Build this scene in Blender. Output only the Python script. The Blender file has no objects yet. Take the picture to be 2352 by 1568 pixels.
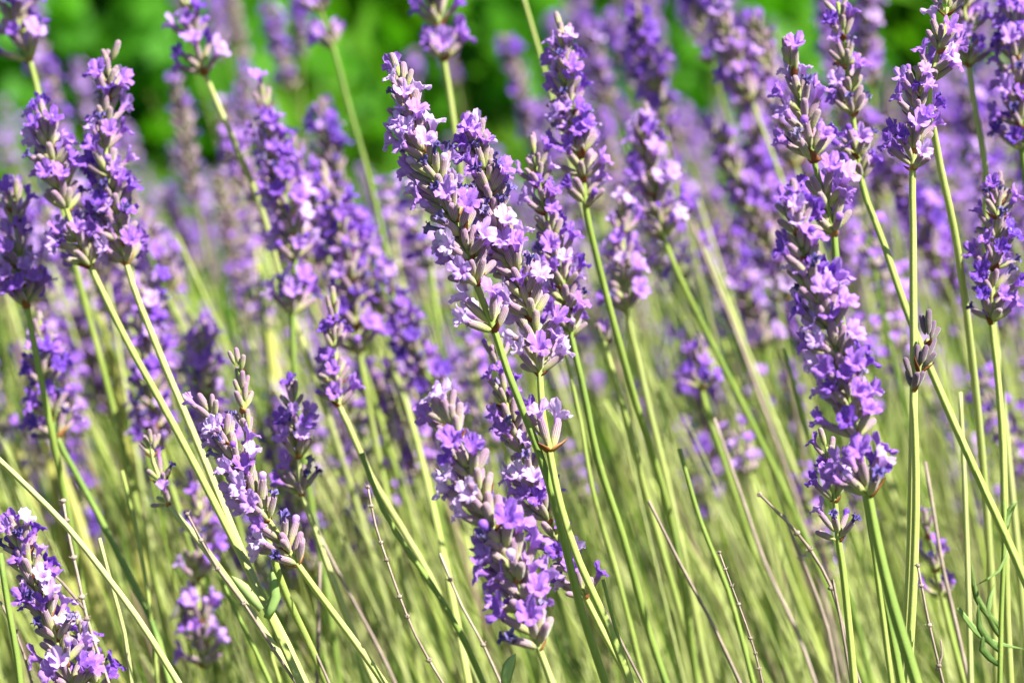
import bpy, math, random
import numpy as np
from mathutils import Vector, Matrix, Quaternion

rng = random.Random(7)
nrg = np.random.default_rng(7)
S = bpy.context.scene
COL = S.collection

# ------------------------------------------------------------------ camera
FOCUS, PITCH, LENS = 0.65, 12.0, 85.0
CAM = Vector((0.0, -FOCUS * math.cos(math.radians(PITCH)), 0.62 + FOCUS * math.sin(math.radians(PITCH))))
cd = bpy.data.cameras.new("camera")
cam = bpy.data.objects.new("camera", cd)
COL.objects.link(cam)
cam.location = CAM
cam.rotation_euler = (math.radians(90 - PITCH), 0, 0)
cd.lens, cd.sensor_width = LENS, 36.0
cd.clip_start, cd.clip_end = 0.02, 300
cd.dof.use_dof = True
cd.dof.focus_distance = FOCUS
cd.dof.aperture_fstop = 11.0
cd.dof.aperture_blades = 7
S.camera = cam
CR = cam.rotation_euler.to_matrix()

# ------------------------------------------------------------------ world, sun, exposure
SUN_EL, SUN_AZ = math.radians(53), math.radians(124)      # azimuth clockwise from +Y
W = bpy.data.worlds.new("World")
S.world = W
W.use_nodes = True
nt = W.node_tree
sky = nt.nodes.new("ShaderNodeTexSky")
sky.sky_type = 'NISHITA'
sky.sun_disc = False
sky.sun_elevation = SUN_EL
sky.sun_rotation = SUN_AZ
nt.links.new(sky.outputs[0], nt.nodes["Background"].inputs[0])
nt.nodes["Background"].inputs[1].default_value = 0.05
sl = bpy.data.lights.new("sun", 'SUN')
sl.energy, sl.angle, sl.color = 5.0, math.radians(0.53), (1.0, 0.965, 0.90)
sun = bpy.data.objects.new("sun", sl)
COL.objects.link(sun)
sd = Vector((math.cos(SUN_EL) * math.sin(SUN_AZ), math.cos(SUN_EL) * math.cos(SUN_AZ), math.sin(SUN_EL)))
sun.rotation_euler = sd.to_track_quat('Z', 'Y').to_euler()
sun.location = sd * 20
S.view_settings.view_transform = 'Standard'
S.view_settings.look = 'None'
S.view_settings.gamma = 1.0
S.view_settings.exposure = 1.55
S.render.engine = 'CYCLES'
S.cycles.max_bounces = 7
S.cycles.transparent_max_bounces = 8
S.cycles.use_denoising = True


def at(px, py, dd=0.0):
    """a point of the place from its place in the 2352 x 1568 picture and its depth behind the focal plane"""
    d = FOCUS + dd
    k = 36.0 / LENS / 2352.0 * d
    return CAM + CR @ Vector(((px - 1176) * k, (784 - py) * k, -d))


# ------------------------------------------------------------------ materials
def new_mat(name):
    m = bpy.data.materials.new(name)
    m.use_nodes = True
    t = m.node_tree
    b = t.nodes["Principled BSDF"]
    return m, t, b


def N(t, typ, **kw):
    n = t.nodes.new(typ)
    for k, v in kw.items():
        setattr(n, k, v)
    return n


def attr(t, name):
    n = N(t, "ShaderNodeAttribute")
    n.attribute_name = name
    return n.outputs["Fac"]


def mth(t, op, a, b=None, clamp=False):
    n = N(t, "ShaderNodeMath", operation=op, use_clamp=clamp)
    for i, v in enumerate((a, b)):
        if v is None:
            continue
        if isinstance(v, (int, float)):
            n.inputs[i].default_value = v
        else:
            t.links.new(v, n.inputs[i])
    return n.outputs[0]


def ramp(t, fac, stops):
    n = N(t, "ShaderNodeValToRGB")
    r = n.color_ramp
    while len(r.elements) < len(stops):
        r.elements.new(0.5)
    for e, (p, c) in zip(r.elements, stops):
        e.position = p
        e.color = (*c, 1)
    t.links.new(fac, n.inputs[0])
    return n.outputs[0]


def mix(t, fac, a, b, blend='MIX'):
    n = N(t, "ShaderNodeMix", data_type='RGBA', blend_type=blend)
    for sock, v in ((n.inputs[0], fac), (n.inputs[6], a), (n.inputs[7], b)):
        if isinstance(v, (int, float)):
            sock.default_value = v
        elif isinstance(v, tuple):
            sock.default_value = (*v, 1)
        else:
            t.links.new(v, sock)
    return n.outputs[2]


def noise(t, scale, detail=2.0, rough=0.5, vec=None, gen=False):
    n = N(t, "ShaderNodeTexNoise")
    n.inputs["Scale"].default_value = scale
    n.inputs["Detail"].default_value = detail
    n.inputs["Roughness"].default_value = rough
    if vec is None:
        vec = N(t, "ShaderNodeTexCoord").outputs["Object"]
    t.links.new(vec, n.inputs["Vector"])
    return n.outputs["Fac"]


def rnd_val(t):
    """a value from 0 to 1 that differs from object to object and from piece to piece"""
    return mth(t, 'FRACT', mth(t, 'ADD', N(t, "ShaderNodeObjectInfo").outputs["Random"], attr(t, "tint")))


def finish(m, t, b, col, rough=0.6, spec=0.3, trans=0.0, tcol=None, bump=None, bstr=0.3, sheen=0.0):
    t.links.new(col, b.inputs["Base Color"])
    b.inputs["Roughness"].default_value = rough
    b.inputs["Specular IOR Level"].default_value = spec
    if sheen:
        b.inputs["Sheen Weight"].default_value = sheen
        b.inputs["Sheen Roughness"].default_value = 0.5
    nrm = None
    if bump is not None:
        bn = N(t, "ShaderNodeBump")
        bn.inputs["Strength"].default_value = bstr
        bn.inputs["Distance"].default_value = 0.0004
        t.links.new(bump, bn.inputs["Height"])
        t.links.new(bn.outputs[0], b.inputs["Normal"])
        nrm = bn.outputs[0]
    if trans:
        tr = N(t, "ShaderNodeBsdfTranslucent")
        t.links.new(tcol or col, tr.inputs[0])
        if nrm:
            t.links.new(nrm, tr.inputs[1])
        mx = N(t, "ShaderNodeMixShader")
        mx.inputs[0].default_value = trans
        t.links.new(b.outputs[0], mx.inputs[1])
        t.links.new(tr.outputs[0], mx.inputs[2])
        t.links.new(mx.outputs[0], t.nodes["Material Output"].inputs[0])
    return m


def mat_petal():
    m, t, b = new_mat("lavender_petal")
    hue = N(t, "ShaderNodeSeparateColor")
    t.links.new(N(t, "ShaderNodeObjectInfo").outputs["Color"], hue.inputs[0])
    r = mth(t, 'ADD', mth(t, 'MULTIPLY', rnd_val(t), 0.74), mth(t, 'MULTIPLY', hue.outputs[0], 0.38))
    c = ramp(t, r, [(0.0, (0.09, 0.025, 0.40)), (0.28, (0.22, 0.07, 0.57)), (0.6, (0.41, 0.185, 0.69)), (0.95, (0.68, 0.49, 0.84))])
    v = attr(t, "along")
    c = mix(t, mth(t, 'SUBTRACT', 1.0, mth(t, 'MULTIPLY', v, 2.2), True), c, (0.50, 0.18, 0.56))
    n1 = noise(t, 900, 3)
    c = mix(t, mth(t, 'MULTIPLY', mth(t, 'SUBTRACT', n1, 0.5, True), 1.5, True), c, (0.60, 0.40, 0.86))
    n2 = noise(t, 2600, 2)
    return finish(m, t, b, c, 0.5, 0.25, 0.38, None, n2, 0.35, 0.15)


def mat_calyx():
    m, t, b = new_mat("lavender_calyx")
    r = rnd_val(t)
    al, rib = attr(t, "along"), attr(t, "rib")
    n1 = noise(t, 700, 2)
    a2 = mth(t, 'ADD', al, mth(t, 'MULTIPLY', mth(t, 'SUBTRACT', n1, 0.5), 0.5))
    a3 = mth(t, 'ADD', a2, mth(t, 'MULTIPLY', mth(t, 'SUBTRACT', r, 0.5), 0.5))
    ridge = ramp(t, a3, [(0.0, (0.38, 0.42, 0.10)), (0.25, (0.46, 0.45, 0.20)), (0.58, (0.46, 0.39, 0.34)), (1.0, (0.42, 0.29, 0.38))])
    groove = ramp(t, a3, [(0.0, (0.26, 0.32, 0.07)), (0.3, (0.26, 0.24, 0.09)), (0.6, (0.17, 0.08, 0.12)), (1.0, (0.15, 0.045, 0.14))])
    c = mix(t, rib, groove, ridge)
    dk = N(t, "ShaderNodeSeparateColor")
    t.links.new(N(t, "ShaderNodeObjectInfo").outputs["Color"], dk.inputs[0])
    c = mix(t, mth(t, 'SUBTRACT', 1.0, dk.outputs[1]), c, (0.10, 0.055, 0.12))
    n2 = noise(t, 3000, 2)
    return finish(m, t, b, c, 0.75, 0.2, 0.12, None, n2, 0.4, 0.35)


def mat_simple(name, stops, scale, rough=0.6, trans=0.0, spec=0.3, sheen=0.0, bscale=None, bstr=0.3, mottle=0.35, own=True):
    m, t, b = new_mat(name)
    r = rnd_val(t) if own else attr(t, "tint")
    n1 = noise(t, scale, 3)
    f = mth(t, 'ADD', mth(t, 'MULTIPLY', r, 1 - mottle), mth(t, 'MULTIPLY', n1, mottle))
    c = ramp(t, f, stops)
    bp = noise(t, bscale or scale * 3, 3)
    return finish(m, t, b, c, rough, spec, trans, None, bp, bstr, sheen)


def mat_stem():
    m, t, b = new_mat("lavender_stem")
    r = rnd_val(t)
    n1 = noise(t, 45, 3)
    f = mth(t, 'ADD', mth(t, 'MULTIPLY', r, 0.55), mth(t, 'MULTIPLY', n1, 0.45))
    c = ramp(t, f, [(0.15, (0.14, 0.23, 0.04)), (0.38, (0.30, 0.38, 0.07)), (0.6, (0.47, 0.51, 0.15)), (0.86, (0.60, 0.60, 0.28))])
    rib = attr(t, "rib")
    c = mix(t, mth(t, 'MULTIPLY', mth(t, 'SUBTRACT', 1.0, rib), 0.45), c, (0.16, 0.28, 0.05))
    n2 = noise(t, 380, 3, 0.65)
    c = mix(t, mth(t, 'MULTIPLY', mth(t, 'SUBTRACT', n2, 0.62, True), 3.0, True), c, (0.50, 0.42, 0.20))
    return finish(m, t, b, c, 0.55, 0.3, 0.22, None, noise(t, 1600, 2), 0.25, 0.1)


M = {
    "petal": mat_petal(),
    "calyx": mat_calyx(),
    "stem": mat_stem(),
    "bract": mat_simple("dry_bract", [(0.1, (0.11, 0.03, 0.008)), (0.5, (0.26, 0.09, 0.022)), (0.9, (0.42, 0.22, 0.08))], 600, 0.6, 0.2),
    "withered": mat_simple("withered_petal", [(0.1, (0.05, 0.035, 0.16)), (0.5, (0.14, 0.10, 0.34)), (0.9, (0.34, 0.27, 0.42))], 900, 0.8, 0.1),
    "dry": mat_simple("dry_stalk_bark", [(0.1, (0.11, 0.085, 0.07)), (0.5, (0.26, 0.205, 0.165)), (0.9, (0.44, 0.36, 0.29))], 160, 0.85, 0.0, 0.15, 0.0, 900, 0.8, 0.7),
    "leaf": mat_simple("narrow_leaf", [(0.1, (0.12, 0.24, 0.06)), (0.5, (0.28, 0.42, 0.12)), (0.9, (0.44, 0.54, 0.22))], 70, 0.55, 0.3),
    "blade": mat_simple("pale_blade", [(0.1, (0.44, 0.46, 0.08)), (0.5, (0.56, 0.56, 0.16)), (0.9, (0.66, 0.62, 0.28))], 30, 0.5, 0.35),
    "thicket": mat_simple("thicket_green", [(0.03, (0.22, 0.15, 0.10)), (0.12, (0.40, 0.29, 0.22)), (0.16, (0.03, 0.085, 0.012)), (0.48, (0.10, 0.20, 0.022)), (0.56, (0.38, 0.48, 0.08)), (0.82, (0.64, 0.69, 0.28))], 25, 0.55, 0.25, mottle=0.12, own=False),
    "shrub": mat_simple("shrub_leaf", [(0.1, (0.04, 0.22, 0.003)), (0.5, (0.075, 0.31, 0.004)), (0.9, (0.17, 0.40, 0.006))], 3, 0.6, 0.58),
    "grass": mat_simple("lawn_blade", [(0.1, (0.04, 0.16, 0.004)), (0.5, (0.085, 0.24, 0.007)), (0.9, (0.18, 0.28, 0.015))], 2, 0.55, 0.3),
    "bark": mat_simple("shrub_bark", [(0.1, (0.08, 0.05, 0.03)), (0.9, (0.2, 0.14, 0.09))], 30, 0.9),
    "bee_body": mat_simple("bee_fur", [(0.1, (0.16, 0.07, 0.02)), (0.5, (0.34, 0.17, 0.06)), (0.9, (0.42, 0.25, 0.10))], 500, 0.8),
    "bee_dark": mat_simple("bee_dark", [(0.1, (0.01, 0.008, 0.006)), (0.9, (0.04, 0.03, 0.02))], 500, 0.4),
    "bee_wing": mat_simple("bee_wing", [(0.1, (0.45, 0.42, 0.38)), (0.9, (0.6, 0.56, 0.5))], 500, 0.25, 0.6),
}


def ground_mat(name, stops, s1, s2, bump):
    m, t, b = new_mat(name)
    a, c2 = noise(t, s1, 5, 0.6), noise(t, s2, 4, 0.6)
    f = mth(t, 'ADD', mth(t, 'MULTIPLY', a, 0.6), mth(t, 'MULTIPLY', c2, 0.4))
    c = ramp(t, f, stops)
    finish(m, t, b, c, 0.95, 0.1)
    bn = N(t, "ShaderNodeBump")
    bn.inputs["Distance"].default_value = bump
    t.links.new(c2, bn.inputs["Height"])
    t.links.new(bn.outputs[0], b.inputs["Normal"])
    return m


M["lawn"] = ground_mat("lawn_ground", [(0.3, (0.02, 0.08, 0.004)), (0.5, (0.05, 0.12, 0.008)), (0.7, (0.10, 0.15, 0.016))], 2.2, 30, 0.02)
M["soil"] = ground_mat("bed_soil", [(0.3, (0.035, 0.025, 0.015)), (0.5, (0.08, 0.055, 0.035)), (0.7, (0.15, 0.11, 0.07))], 12, 90, 0.01)


# ------------------------------------------------------------------ mesh collecting
class MB:
    def __init__(s):
        s.v, s.f, s.mi, s.at = [], [], [], {"along": [], "rib": [], "tint": []}
        s.n = 0

    def add(s, verts, faces, mi=0, along=0.0, rib=0.0, tint=0.0, mat=None):
        v = np.asarray(verts, float).reshape(-1, 3)
        if mat is not None:
            A = np.array(mat)
            v = v @ A[:3, :3].T + A[:3, 3]
        k = len(v)
        s.v.append(v)
        s.f.extend([tuple(i + s.n for i in f) for f in faces])
        s.mi.extend([mi] * len(faces) if isinstance(mi, int) else mi)
        for nm, val in (("along", along), ("rib", rib), ("tint", tint)):
            s.at[nm].append(np.broadcast_to(np.asarray(val, float), (k,)) if np.ndim(val) == 0 else np.asarray(val, float))
        s.n += k
        return s

    def add_mb(s, o, mat, mi, tint):
        s.add(np.concatenate(o.v), o.f, mi, np.concatenate(o.at["along"]), np.concatenate(o.at["rib"]), tint, mat)

    def mesh(s, name, mats, smooth=True):
        me = bpy.data.meshes.new(name)
        V = np.concatenate(s.v)
        me.from_pydata(V.tolist(), [], s.f)
        for nm in s.at:
            a = me.attributes.new(nm, 'FLOAT', 'POINT')
            a.data.foreach_set("value", np.concatenate(s.at[nm]).astype(np.float32))
        for m in mats:
            me.materials.append(m)
        me.polygons.foreach_set("material_index", s.mi)
        if smooth:
            me.polygons.foreach_set("use_smooth", [True] * len(s.f))
        me.update()
        return me


def obj(name, me, parent=None, mat=None):
    o = bpy.data.objects.new(name, me)
    COL.objects.link(o)
    if parent is not None:
        o.parent = parent
    if mat is not None:
        o.matrix_local = mat
    return o


def tag(o, label, cat, group=None):
    o["label"], o["category"] = label, cat
    if group:
        o["group"] = group
    return o


def thing(name, label, cat, loc, group=None):
    e = bpy.data.objects.new(name, None)
    COL.objects.link(e)
    e.empty_display_size = 0.02
    e.location = loc
    return tag(e, label, cat, group)


def grid_faces(rings, seg, closed=True, off=0):
    F = []
    for i in range(rings - 1):
        for j in range(seg if closed else seg - 1):
            k = (j + 1) % seg
            F.append((off + i * seg + j, off + i * seg + k, off + (i + 1) * seg + k, off + (i + 1) * seg + j))
    return F


def catmull(P, step):
    """points along a smooth curve through P, about STEP apart, with the arclength of each control point"""
    P = [Vector(p) for p in P]
    d = [max(1e-6, (P[i + 1] - P[i]).length) for i in range(len(P) - 1)]
    tan = []
    for i in range(len(P)):
        if i == 0:
            tan.append((P[1] - P[0]) / d[0])
        elif i == len(P) - 1:
            tan.append((P[-1] - P[-2]) / d[-1])
        else:
            tan.append(((P[i] - P[i - 1]) / d[i - 1] * d[i] + (P[i + 1] - P[i]) / d[i] * d[i - 1]) / (d[i] + d[i - 1]))
    out, knots = [P[0].copy()], [0]
    for i in range(len(P) - 1):
        n = max(2, int(d[i] / step))
        for k in range(1, n + 1):
            u = k / n
            out.append(P[i] * (2 * u ** 3 - 3 * u * u + 1) + tan[i] * d[i] * (u ** 3 - 2 * u * u + u) + P[i + 1] * (-2 * u ** 3 + 3 * u * u) + tan[i + 1] * d[i] * (u ** 3 - u * u))
        knots.append(len(out) - 1)
    return out, knots


def frames(C):
    T = [(C[min(i + 1, len(C) - 1)] - C[max(i - 1, 0)]).normalized() for i in range(len(C))]
    x = Vector((1, 0, 0.1))
    X = []
    for t in T:
        x = (x - t * x.dot(t)).normalized()
        X.append(x.copy())
    return T, X


def tube(mb, C, R, sides=8, square=True, tint=0.0, twist=0.0, wob=0.0, mi=0):
    T, X = frames(C)
    V, rib, al = [], [], []
    n = len(C)
    for i, (c, t, x) in enumerate(zip(C, T, X)):
        y = t.cross(x)
        r = R[i] if hasattr(R, "__len__") else R
        for j in range(sides):
            a = 2 * math.pi * j / sides + twist * i
            q = r * ((1.14 if j % 2 == 0 else 0.80) if square else 1.0) * (1 + wob * (rng.random() - 0.5))
            p = c + x * (math.cos(a) * q) + y * (math.sin(a) * q)
            V.append(p)
            rib.append(1.0 if j % 2 == 0 else 0.0)
            al.append(i / n)
    F = grid_faces(n, sides)
    F.append(tuple(range(sides))[::-1])
    F.append(tuple(range((n - 1) * sides, n * sides)))
    mb.add(V, F, mi, al, rib, tint)
    return mb


# ------------------------------------------------------------------ floret pieces (millimetres, axis +Z, lower lip towards +Y)
MM = 0.001


def calyx_data(seed, opened):
    r = random.Random(seed)
    seg = 26
    L = r.uniform(5.6, 6.5)
    prof = [(0, .32), (.05, .5), (.16, .82), (.32, 1.05), (.5, 1.16), (.68, 1.13), (.85, 1.03)]
    prof += [(.96, .98), (1.0, .93), (.965, .78), (.90, .66)] if opened else [(.95, .86), (1.0, .62), (1.025, .3), (1.03, .05)]
    bend = r.uniform(-.35, .5)
    V, al, rib = [], [], []
    for i, (t, rad) in enumerate(prof):
        for j in range(seg):
            a = 2 * math.pi * j / seg
            k = (j % 2)
            q = rad * .83 * (1.07 if k else 0.92) if 0.05 < t < 0.97 else rad * .83
            z = t * L
            if opened and i in (8, 9):
                z += 0.28 * math.cos(5 * a) + 0.1
            V.append((q * math.cos(a), q * math.sin(a) * 0.92 + bend * (t ** 2), z))
            al.append(min(t, 1.0))
            rib.append(float(k))
    mb = MB()
    mb.add(np.array(V) * MM, grid_faces(len(prof), seg), 0, al, rib, 0)
    return mb


def corolla_data(seed, openness=1.0):
    r = random.Random(seed)
    seg = 52
    lobes = [(-119, 29, r.uniform(3.4, 4.5), r.uniform(22, 60)), (-61, 29, r.uniform(3.4, 4.5), r.uniform(22, 60)),
             (14, 46, r.uniform(2.2, 3.0), r.uniform(70, 115)), (90, 30, r.uniform(2.5, 3.4), r.uniform(80, 125)), (166, 46, r.uniform(2.2, 3.0), r.uniform(70, 115))]
    lobes = [(c, h, l * (0.55 + 0.45 * openness), b * (0.35 + 0.65 * openness)) for c, h, l, b in lobes]
    ph = [[r.uniform(0, 6.28) for _ in range(3)] for _ in lobes]
    SC = 0.84
    tubez = [(4.6, .45), (5.6, .54), (6.5, .68), (7.3, .90), (7.9, 1.18)]
    V, al = [], []
    for z, q in tubez:
        for j in range(seg):
            a = 2 * math.pi * j / seg - math.pi
            V.append((q * math.cos(a), q * math.sin(a), z))
            al.append(0.42 * (z - 4.6) / 3.3)
    NR = 8
    for k in range(1, NR + 1):
        f = k / NR
        for j in range(seg):
            deg = 360.0 * j / seg - 180
            best = min(range(5), key=lambda i: abs(((deg - lobes[i][0] + 180) % 360) - 180) / lobes[i][1])
            c, h, L, B = lobes[best]
            d = max(-1.0, min(1.0, (((deg - c + 180) % 360) - 180) / h))
            Lt = L * (0.10 + 0.90 * math.sqrt(max(0.0, 1 - abs(d) ** 2.6)))
            Lt *= SC
            Lt *= 1 + 0.06 * math.sin(5 * d * 2 + ph[best][0])
            n = 10
            rr, z, psi = 1.18, 7.9, 0
            for q in range(n):
                u = (q + .5) / n * f
                psi = math.radians(18 + (B - 18) * min(1, u * 1.35) + 26 * d * d * u)
                ds = Lt * f / n
                rr += math.sin(psi) * ds
                z += math.cos(psi) * ds
            w = 0.36 * f * math.sin(4.2 * d + 3.4 * f + ph[best][1]) + 0.20 * f * math.sin(9 * d + 2 * f + ph[best][2])
            a = math.radians(deg + 7 * f * d)
            rr2 = rr - math.cos(psi) * w
            z2 = z + math.sin(psi) * w
            V.append((rr2 * math.cos(a), rr2 * math.sin(a), z2))
            al.append(0.45 + 0.55 * f)
    mb = MB()
    mb.add(np.array(V) * MM, grid_faces(len(tubez) + NR, seg), 0, al, 0, 0)
    return mb


def petal_bud_data(seed):
    seg = 14
    prof = [(4.8, .5), (6.2, .66), (6.9, .92), (7.5, 1.0), (8.0, .8), (8.3, .35), (8.35, .03)]
    V = [(q * math.cos(2 * math.pi * j / seg) * (1 + .08 * math.sin(3 * j)), q * math.sin(2 * math.pi * j / seg), z) for z, q in prof for j in range(seg)]
    mb = MB()
    mb.add(np.array(V) * MM, grid_faces(len(prof), seg), 0, [0.6] * len(V), 0, 0)
    return mb


def withered_data(seed):
    r = random.Random(seed)
    seg = 18
    V = []
    prof = [(4.8, .5), (5.8, .55), (6.6, .48), (7.3, .58), (7.9, .85), (8.3, 1.15), (8.2, 1.35)]
    b = r.uniform(-.5, .5)
    for i, (z, q) in enumerate(prof):
        for j in range(seg):
            a = 2 * math.pi * j / seg
            k = q * (1 + (0.20 if i < 4 else 0.42) * math.sin(5 * a + seed + .6 * i) + r.uniform(-.1, .1))
            V.append((k * math.cos(a) + b * max(0, z - 6) * .3, k * math.sin(a), z + (0.5 * math.cos(5 * a + seed) + r.uniform(-.15, .15) if i > 3 else 0)))
    mb = MB()
    mb.add(np.array(V) * MM, grid_faces(len(prof), seg), 0, 0.6, 0, 0)
    return mb


def bract_data(seed):
    """papery ribbed bract cupping the whorl: base at the origin, grows along +Z, back towards +Y"""
    r = random.Random(seed)
    L, Wd = r.uniform(4.2, 5.8), r.uniform(1.25, 1.7)
    V = []
    nu, nv = 9, 7
    for side in (0, 1):
        for i in range(nv):
            v = i / (nv - 1)
            w = Wd * math.sin(math.pi * min(0.98, 0.16 + 0.84 * v) ** 0.8) ** 0.8 * (1 - v ** 2 * 0.93)
            for j in range(nu):
                u = j / (nu - 1) * 2 - 1
                rid = 0.10 * (1 if j % 2 else -1)
                V.append((u * w, -0.9 * u * u * w * 0.5 + 0.9 * math.sin(v * 1.8) * 0.9 + rid - side * 0.12, v * L + 0.25 * r.uniform(-1, 1) * v * abs(u)))
    F = grid_faces(nv, nu, False)
    F += [tuple(reversed(f)) for f in grid_faces(nv, nu, False, nv * nu)]
    edge = [j for j in range(nu)] + [i * nu + nu - 1 for i in range(1, nv)] + [(nv - 1) * nu + j for j in range(nu - 2, -1, -1)] + [i * nu for i in range(nv - 2, 0, -1)]
    for a, b2 in zip(edge, edge[1:] + edge[:1]):
        F.append((b2, a, a + nv * nu, b2 + nv * nu))
    mb = MB()
    mb.add(np.array(V) * MM, F, 0, 0.5, 0, 0)
    return mb


D_open = [calyx_data(i, True) for i in range(3)]
D_shut = [calyx_data(10 + i, False) for i in range(3)]
D_cor = [corolla_data(20 + i, o) for i, o in enumerate((1, 1, 1, 1, .9, .8, .55))]
D_bud = [petal_bud_data(1)]
D_wit = [withered_data(i) for i in range(3)]
D_bra = [bract_data(i) for i in range(3)]
ME_open = [d.mesh("calyx_open", [M["calyx"]]) for d in D_open]
ME_shut = [d.mesh("calyx_closed", [M["calyx"]]) for d in D_shut]
ME_cor = [d.mesh("corolla", [M["petal"]]) for d in D_cor]
ME_bud = [d.mesh("petal_bud", [M["petal"]]) for d in D_bud]
ME_wit = [d.mesh("withered_corolla", [M["withered"]]) for d in D_wit]
ME_bra = [d.mesh("bract", [M["bract"]]) for d in D_bra]


def frame_mat(p, z, y, s):
    z = z.normalized()
    y = (y - z * y.dot(z)).normalized()
    x = y.cross(z)
    return Matrix(((x.x * s, y.x * s, z.x * s, p.x), (x.y * s, y.y * s, z.y * s, p.y), (x.z * s, y.z * s, z.z * s, p.z), (0, 0, 0, 1)))


def whorl_layout(r, P, T, X, n, tilt, size, bloom, wither, stem_r=0.0008):
    """florets and bracts of one whorl: (kind, index, matrix, extra) ; extra = (kind, index) of what stands in the calyx"""
    out = []
    Y = T.cross(X)
    ph = r.uniform(0, 6.28)
    for i in range(n):
        a = ph + 2 * math.pi * (i + r.uniform(-.35, .35)) / n
        R = X * math.cos(a) + Y * math.sin(a)
        up = (i % 2) * r.uniform(.6, 1.0)
        th = math.radians(max(4, tilt * (1.12 - .48 * up) + r.uniform(-13, 13)))
        d = T * math.cos(th) + R * math.sin(th)
        v = R * math.cos(th) - T * math.sin(th)
        v = Quaternion(d, math.radians(r.uniform(-38, 38))) @ v
        p = P + R * stem_r + T * ((r.uniform(0.0, 1.4) + 2.8 * up) * MM * size)
        m = frame_mat(p, d, v, size * r.uniform(.9, 1.12))
        u = r.random()
        if u < bloom:
            out.append(("open", r.randrange(3), m, ("cor", r.randrange(len(D_cor)))))
        elif u < bloom + wither:
            out.append(("open", r.randrange(3), m, ("wit", r.randrange(3))))
        elif u < bloom + wither + 0.07 and bloom > .05:
            out.append(("open", r.randrange(3), m, ("bud", 0)))
        else:
            out.append(("shut", r.randrange(3), m, None))
    for k in range(r.choice((1, 1, 2, 2))):
        a = ph + math.pi * k + r.uniform(-.5, .5)
        R = X * math.cos(a) + Y * math.sin(a)
        th = math.radians(r.uniform(22, 52))
        d = T * math.cos(th) + R * math.sin(th)
        out.append(("bra", r.randrange(3), frame_mat(P + R * stem_r * .8 - T * MM * .6, d, R * math.cos(th) - T * math.sin(th), size * r.uniform(.6, .95)), None))
    return out


PARTS = {"open": ("calyx", ME_open), "shut": ("calyx", ME_shut), "bra": ("bract", ME_bra), "cor": ("corolla", ME_cor), "wit": ("withered_corolla", ME_wit), "bud": ("petal_bud", ME_bud)}


def put_whorl(parent, layout, hue=.4):
    for kind, i, m, ex in layout:
        nm, mes = PARTS[kind]
        o = obj(nm, mes[i], parent, m)
        if ex:
            nm2, mes2 = PARTS[ex[0]]
            obj(nm2, mes2[ex[1]], o).color = (hue, 1, 1, 1)


def to_ground(W_):
    """lengthen a stalk whose lowest drawn point still hangs in the air down to the soil"""
    p, q = W_[-1], W_[-2]
    d = (p - q).normalized()
    if d.z > -0.45:
        d.z = -0.45
        d.normalize()
    if p.z > 0.03:
        g = p + d * (p.z / -d.z)
        g = Vector((p.x + (g.x - p.x) * .8, p.y + (g.y - p.y) * .8, -0.01))
        W_ = W_ + [p.lerp(g, .5), g]
    return W_


def leaf_mesh(name, C, width, mat, tint=0.0):
    """a narrow leaf with a raised back and real thickness along the curve C"""
    T, X = frames(C)
    n = len(C)
    V = []
    for i, (c, t, x) in enumerate(zip(C, T, X)):
        y = t.cross(x)
        u = i / (n - 1)
        w = width * (0.35 + 0.65 * math.sin(math.pi * min(1, u * .8 + .12))) * (1 - u ** 5 * .9)
        for px, py in ((-1, .12), (-.5, .0), (0, -.10), (.5, .0), (1, .12), (.5, .16), (0, .10), (-.5, .16)):
            V.append(c + x * px * w * .5 + y * py * w)
    mb = MB()
    F = grid_faces(n, 8)
    F += [tuple(range(8))[::-1], tuple(range((n - 1) * 8, n * 8))]
    mb.add(V, F, 0, 0.5, 0.5, tint)
    return mb.mesh(name, [mat])


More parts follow.
